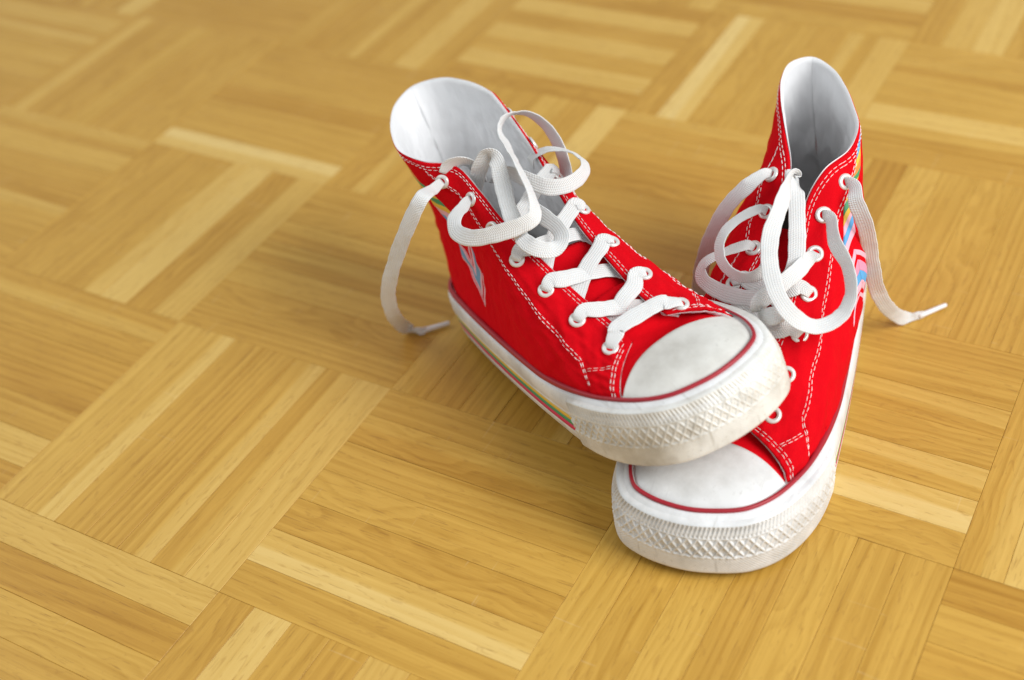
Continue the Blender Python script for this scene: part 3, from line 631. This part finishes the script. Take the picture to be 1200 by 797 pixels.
LACES_B = [
    [(174.2,544.4,114.4,-0.88,-0.48,0.03,0.5),(178.0,537.6,118.5,-0.9,-0.39,0.21,0.55),(180.4,532.4,118.5,-0.68,-0.23,0.7,0.85),(179.1,524.5,115.3,-0.48,-0.78,0.39,1.0),(184.3,520.8,100.2,-0.28,-0.95,-0.12,1.0),(190.5,526.3,74.4,-0.2,-0.93,-0.3,1.0),(198.6,535.2,46.4,0.06,-0.95,-0.32,1.0),(210.9,545.4,21.5,0.34,-0.91,-0.24,1.0),(225.4,556.8,3.2,0.58,-0.81,0.11,1.0),(233.1,558.9,2.0,0.27,-0.93,0.26,0.8),(236.8,559.8,2.5,0.22,-0.96,0.15,0.5)],
    [(162.6,531.3,104.4,-0.93,-0.3,-0.22,0.5),(163.5,524.4,109.7,-0.97,-0.16,0.18,0.55),(165.5,519.2,109.9,-0.76,-0.06,0.64,0.85),(163.3,504.7,107.5,-0.8,-0.19,0.57,1.0),(166.4,491.7,101.6,-0.84,-0.31,0.45,1.0),(165.1,479.6,93.8,-0.76,-0.09,0.64,1.0),(157.6,470.9,88.3,-0.33,0.06,0.94,1.0),(145.3,466.5,87.7,0.24,-0.17,0.96,1.0),(135.0,468.8,93.5,0.21,-0.6,0.77,1.0),(128.8,478.1,101.2,-0.0,-0.57,0.82,1.0),(128.1,491.6,109.2,-0.09,-0.49,0.87,1.0),(131.3,504.3,116.3,0.04,-0.44,0.9,1.0),(137.8,516.3,121.0,0.39,-0.46,0.8,1.0),(143.9,527.7,123.5,0.64,-0.4,0.66,1.0),(149.5,539.7,123.7,0.89,-0.41,0.2,1.0),(153.8,547.8,120.8,-0.5,-0.43,-0.75,1.0),(153.7,545.2,117.8,-0.86,0.3,-0.41,1.0),(151.9,535.8,116.1,-0.05,0.24,-0.97,1.0),(148.9,521.9,112.2,0.13,0.34,-0.93,1.0),(146.1,509.7,105.7,0.14,0.47,-0.87,1.0),(143.2,500.6,99.7,0.16,0.66,-0.73,1.0),(139.8,498.1,93.7,0.28,0.81,-0.5,0.9)],
    [(151.4,563.5,106.6,0.5,-0.75,0.44,0.5),(145.0,562.5,112.2,0.55,-0.65,0.53,0.55),(140.4,560.1,114.0,0.04,-0.29,0.96,0.8),(131.8,556.3,110.8,-0.55,-0.51,0.67,1.0),(122.6,558.9,98.5,-0.7,-0.68,0.22,1.0),(115.3,563.1,78.8,-0.53,-0.85,-0.01,1.0),(110.4,567.3,56.1,-0.36,-0.93,-0.12,1.0),(108.3,572.1,29.5,-0.31,-0.94,-0.14,1.0),(105.9,576.4,3.9,-0.31,-0.94,-0.13,1.0)],
    [(143.2,547.6,95.9,0.72,-0.68,0.15,0.5),(138.6,544.0,102.2,0.68,-0.63,0.36,0.55),(133.7,542.6,105.1,0.11,0.16,0.98,0.8),(118.5,531.6,106.6,-0.29,0.26,0.92,1.0),(110.4,522.3,103.4,-0.77,0.15,0.62,1.0),(108.9,511.1,99.7,-0.96,-0.21,0.18,1.0),(113.5,502.3,97.1,-0.75,-0.62,-0.23,1.0),(120.5,497.7,97.9,-0.19,-0.94,-0.29,1.0),(127.0,498.5,100.4,0.53,-0.83,0.18,1.0),(132.6,506.2,101.6,0.68,-0.57,0.46,0.9)],
    [(132.5,530.3,85.4,0.58,-0.8,0.12,0.5),(128.3,528.2,92.4,0.64,-0.7,0.33,0.55),(123.6,526.8,95.3,0.04,-0.18,0.98,0.8),(108.3,524.8,92.6,-0.37,0.15,0.92,1.0),(101.8,525.2,86.9,-0.81,0.08,0.58,1.0),(100.7,520.1,82.6,-0.84,-0.45,0.31,1.0),(106.6,512.0,80.8,-0.7,-0.49,0.52,1.0),(114.7,501.2,83.6,-0.75,-0.41,0.52,1.0),(122.8,492.1,88.4,-0.73,-0.49,0.47,1.0),(129.4,488.2,93.0,-0.65,-0.67,0.36,0.9)],
    [(113.6,481.1,84.8,-0.15,-0.87,0.47,0.9),(121.7,484.1,92.9,-0.2,-0.75,0.63,1.0),(132.0,487.6,98.4,0.02,-0.67,0.74,1.0),(141.8,493.5,100.7,0.35,-0.43,0.83,1.0),(151.1,504.6,99.1,0.54,-0.41,0.73,0.85),(155.5,508.2,98.8,0.53,0.33,0.78,0.55),(154.2,514.3,92.8,-0.98,-0.05,0.17,0.5)],
    [(111.9,480.6,81.1,-0.67,-0.69,0.28,0.9),(119.8,475.4,87.4,-0.43,-0.71,0.56,1.0),(130.4,476.7,90.4,0.26,-0.61,0.75,1.0),(137.7,483.9,88.0,0.68,-0.52,0.51,0.8)],
]
AGLET_B = ((237.0, 560.2, 2.2), (251.7, 565.6, 2.2))
# ---------------------------------------------------------------- laces: flat woven ribbons, world mm + face normal + width factor per control point
def ribbon_mesh(ctrl, width=8.5, thick=.8, step=1.1, seed=0):
    C = np.array(ctrl, float); P = C[:, :3]; Nn = C[:, 3:6]; wf = C[:, 6]
    n = len(P); d = np.r_[0, np.cumsum(np.linalg.norm(np.diff(P, axis=0), axis=1))]; m = max(8, int(d[-1]/step))
    u = np.interp(np.linspace(0, d[-1], m), d, np.arange(n))
    X = _cr(P, u); NN = _cr(Nn, u); w_ = np.interp(u, np.arange(n), wf)
    T = np.gradient(X, axis=0); T /= np.linalg.norm(T, axis=1)[:, None]+1e-9
    NN -= T*(NN*T).sum(1)[:, None]; NN /= np.linalg.norm(NN, axis=1)[:, None]+1e-9
    jt = np.cumsum(np.random.RandomState(int(seed)+3).normal(0, .02, m)); jt = (jt-np.linspace(jt[0], jt[-1], m))*1.2; w_ = w_*(1+.03*np.sin(np.arange(m)*.31+seed)+.02*np.sin(np.arange(m)*.83))
    Bn = np.cross(T, NN); NN = NN*np.cos(jt)[:, None]+Bn*np.sin(jt)[:, None]; Bn = np.cross(T, NN); s = np.r_[0, np.cumsum(np.linalg.norm(np.diff(X, axis=0), axis=1))]
    prof = [(-.5, 0), (-.485, .30), (-.42, .47), (-.2, .52), (0, .54), (.2, .52), (.42, .47), (.485, .30), (.5, 0), (.485, -.30), (.42, -.47), (.2, -.52), (0, -.54), (-.2, -.52), (-.42, -.47), (-.485, -.30)]
    V, UV = [], []; k = len(prof)
    cup = .2*np.sin(s*.09+seed)                                            # ribbons are never quite flat
    for i in range(m):
        for a, b in prof:
            th = thick*(1+.9*(1-w_[i])); V.append(X[i]+Bn[i]*a*width*w_[i]+NN[i]*(b*th+cup[i]*(4*a*a-.5)*w_[i])); UV.append((a+.5, s[i]))
    F = [(i*k+j, i*k+(j+1) % k, (i+1)*k+(j+1) % k, (i+1)*k+j) for i in range(m-1) for j in range(k)]
    F += [tuple(range(k))[::-1], tuple((m-1)*k+j for j in range(k))]
    return np.array(V), F, UV
def criss_cross(root_M, W, ks, bar, both=(1, -1)):
    """bands between eyelets, each leaving its hole over the eyestay and diving under the opposite edge one hole nearer the toe"""
    out = []
    def wp(p): return (np.array(root_M.to_3x3()) @ W(p)[0]+np.array(root_M.translation))*1000
    def wn(a, b): v = wp(b)-wp(a); return v/np.linalg.norm(v)
    def ctl(p, n, w_): return (*wp(p), *wn(p, p+n), w_)
    def onq(sd, t, d, off): v = v_at(sd, [t], d); return S(sd, [t], v, off)[0], Snrm(sd, [t], v)[0]
    for k in ks:
        for sd in both:
            t0 = EYT[sd][k]; t1 = EYT[-sd][max(0, k-1)]; o = []
            p, n = onq(sd, t0, EYD+1, -6); o.append(ctl(p, n, .5))
            p, n = onq(sd, t0, EYD, 2.4); o.append(ctl(p, n, .6))
            p, n = onq(sd, t0*.86+(t0*.5+EYT[sd][max(0, k-1)]*.5)*.14, EYD*.5, 3.4); o.append(ctl(p, n, .92))
            e0, n0 = onq(sd, t0*.7+EYT[sd][max(0, k-1)]*.3, .3, 2.6); up = np.array([.5, 0, .86]); o.append(ctl(e0, n0*.5+up*.5, 1))
            e1, n1 = onq(-sd, t1*.75+EYT[-sd][k]*.25, 1.0, -4.6)
            mid = (e0+e1)/2; mid[2] += 1.2 if sd > 0 else 3.4; o.append(ctl(mid, up, 1))
            o.append(ctl(e1, n1, 1)); p, n = onq(-sd, t1, EYD, -6.5); o.append(ctl(p, n, .7)); out.append(o)
    if bar:
        o = []; up = np.array([.5, 0, .86])
        for sd in (1, -1):
            t = EYT[sd][0]; a = []
            p, n = onq(sd, t, EYD+.5, -6); a.append(ctl(p, n, .5)); p, n = onq(sd, t, EYD, 2.2); a.append(ctl(p, n, .6)); p, n = onq(sd, t, EYD*.45, 4.6); a.append(ctl(p, n*.6+up*.4, 1)); p, n = onq(sd, t, -1.5 if False else .2, 5.6); a.append(ctl(p, n*.3+up*.7, 1.05))
            o += a if sd > 0 else a[::-1]
        out.append(o)
    return out
def clear_of(ctrl, over, q, mirror):
    """move ribbon control points out of the other shoe's raised toe: aside, or under its sole"""
    bpy.context.view_layer.update(); X, Y, Z, rz, ry, rx, sc, SX, SY, HS = q; Mi, Mo = over.matrix_world.inverted(), over.matrix_world
    rim = (OUTL+ONRM*2.6)*np.array([SX, SY*(-1 if mirror else 1)]); nr = ONRM*np.array([1, -1 if mirror else 1]); out = []
    for c in ctrl:
        p = Mi @ Vector([x/1000 for x in c[:3]]); L = np.array(p)*1000/sc
        if 110 < L[0] < 290 and abs(L[1]) < 80 and -20 < L[2] < 60:
            D = np.linalg.norm(rim-L[:2], axis=1); j = int(D.argmin()); s = np.sign(((L[:2]-rim[j])*nr[j]).sum())*D[j]; h = L[2]-zbot(min(260, L[0]/SX))
            if -18 < s < 5.5 and h > -4: L[:2] += nr[j]*(5.5-s)
            elif s <= -18 and h > -5: L[2] -= h+5
            p = Mo @ Vector([float(x) for x in L*sc/1000]); c = (p.x*1000, p.y*1000, p.z*1000, *c[3:])
        out.append(tuple(c))
    return out
def build_lace(root, W, rim, free, ag, ks, bar, seed, one_sided=(), avoid=None):
    set_shoe(*rim)
    Mx = Matrix.Translation(root.location) @ root.rotation_euler.to_matrix().to_4x4(); inv = Mx.inverted()
    VV, FF, UU = [], [], []
    for i, c in enumerate(free+criss_cross(Mx, W, ks, bar)+criss_cross(Mx, W, one_sided, False, (-1,))):
        if avoid: c = clear_of(c, *avoid)
        V, F, UV = ribbon_mesh(c, seed=i+seed); b = len(VV); VV += list(V); UU += UV; FF += [tuple(x+b for x in f) for f in F]
    R3 = np.array(inv.to_3x3()); tr = np.array(inv.translation)
    me = mesh('lace', (np.array(VV)/1000) @ R3.T+tr, FF, M['lace'], True, uv=UU, recalc=True); lo = link('lace', me, root)
    a, b = np.array(ag[0]), np.array(ag[1]); t = (b-a)/np.linalg.norm(b-a); s_ = np.cross(t, [0, 0, 1.]); u_ = np.cross(s_, t)
    pr = [(-4, .9), (-3.5, 1.7), (0, 1.55), (np.linalg.norm(b-a)-1, 1.25), (np.linalg.norm(b-a)-.2, 1.0), (np.linalg.norm(b-a), .5)]
    V = []
    for j in range(14):
        an = 2*np.pi*j/14
        for x_, r_ in pr: V.append(a+t*x_+(s_*math.cos(an)+u_*math.sin(an))*r_)
    F = grid_faces(14, len(pr), True)+[tuple(j*len(pr) for j in range(14)), tuple(j*len(pr)+len(pr)-1 for j in range(14))]
    link('aglet', mesh('aglet', (np.array(V)/1000) @ R3.T+tr, F, M['aglet'], True, recalc=True), lo)
    return lo
build_lace(SH_L, W_L, (RIM_A_L, RIM_A_R, (5.35, 11.35), (6.0, 11.6), -6, 0, 8), LACES_A, AGLET_A, (1, 2, 3), True, 1, (4,))
build_lace(SH_R, W_R, (RIM_B_L, RIM_B_R, (5.6, 11.1), (5.9, 11.2), 8, 9), LACES_B, AGLET_B, (2, 3), False, 5, (), (SH_L, QL, True))
# ---------------------------------------------------------------- contact: the raised toe presses the other shoe's soft canvas and laces down and aside
def press(under, over, q, mirror):
    bpy.context.view_layer.update()
    X, Y, Z, rz, ry, rx, sc, SX, SY, HS = q; Mi = over.matrix_world.inverted(); Mo = over.matrix_world
    rim = OUTL+ONRM*2.6; rim = rim*np.array([SX, SY*(-1 if mirror else 1)]); nr = ONRM*np.array([1, -1 if mirror else 1])
    R, t = np.array(Mi.to_3x3()), np.array(Mi.translation); Ro, to = np.array(Mo.to_3x3()), np.array(Mo.translation)
    for o in under.children_recursive:
        kind = o.name.split('.')[0]
        if o.type != 'MESH' or kind in ('foxing', 'outsole', 'toe_bumper', 'insole', 'stripe', 'pinstripe', 'toe_cap', 'aglet', 'lace'): continue
        n = len(o.data.vertices); co = np.empty(n*3, np.float32); o.data.vertices.foreach_get('co', co); co = co.reshape(-1, 3).astype(float)
        Mw = o.matrix_world; Rw, tw = np.array(Mw.to_3x3()), np.array(Mw.translation)
        w = co @ Rw.T+tw; L = (w @ R.T+t)*1000/sc
        near = np.where((L[:, 0] > 110) & (L[:, 0] < 290) & (np.abs(L[:, 1]) < 80) & (L[:, 2] > -40))[0]
        for c0 in range(0, len(near), 4000):
            ii = near[c0:c0+4000]; P2 = L[ii, :2]; D = np.linalg.norm(P2[:, None]-rim[None, ::3], axis=2); j = D.argmin(1)*3
            s = ((P2-rim[j])*nr[j]).sum(1); s = np.sign(s)*D.min(1); h = L[ii, 2]-zbot(np.clip(L[ii, 0]/SX, 0, 260))
            lim = np.where(s < 0, -1.2, -1.2+5.0*s); act = (s < 9) & (h < 60); d = h-lim
            new = lim-2.0*np.log1p(np.exp(np.clip(-d/2.0, -40, 40))); L[ii, 2] = np.where(act, L[ii, 2]-h+new, L[ii, 2])
        w = (L*sc/1000) @ Ro.T+to
        co = (w-tw) @ np.linalg.inv(Rw).T
        o.data.vertices.foreach_set('co', co.astype(np.float32).ravel()); o.data.update()
press(SH_R, SH_L, QL, True)
for o in list(SH_L.children_recursive)+list(SH_R.children_recursive):                                  # the loose end lies on the floor, not in it
    if o.name.split('.')[0] == 'lace':
        Mw = o.matrix_world; inv_ = Mw.inverted()
        for v in o.data.vertices:
            p = Mw @ v.co
            if p.z < .004: p.z = .0006+math.log1p(math.exp((p.z-.0006)/.0006))*.0006; v.co = inv_ @ p
        o.data.update()
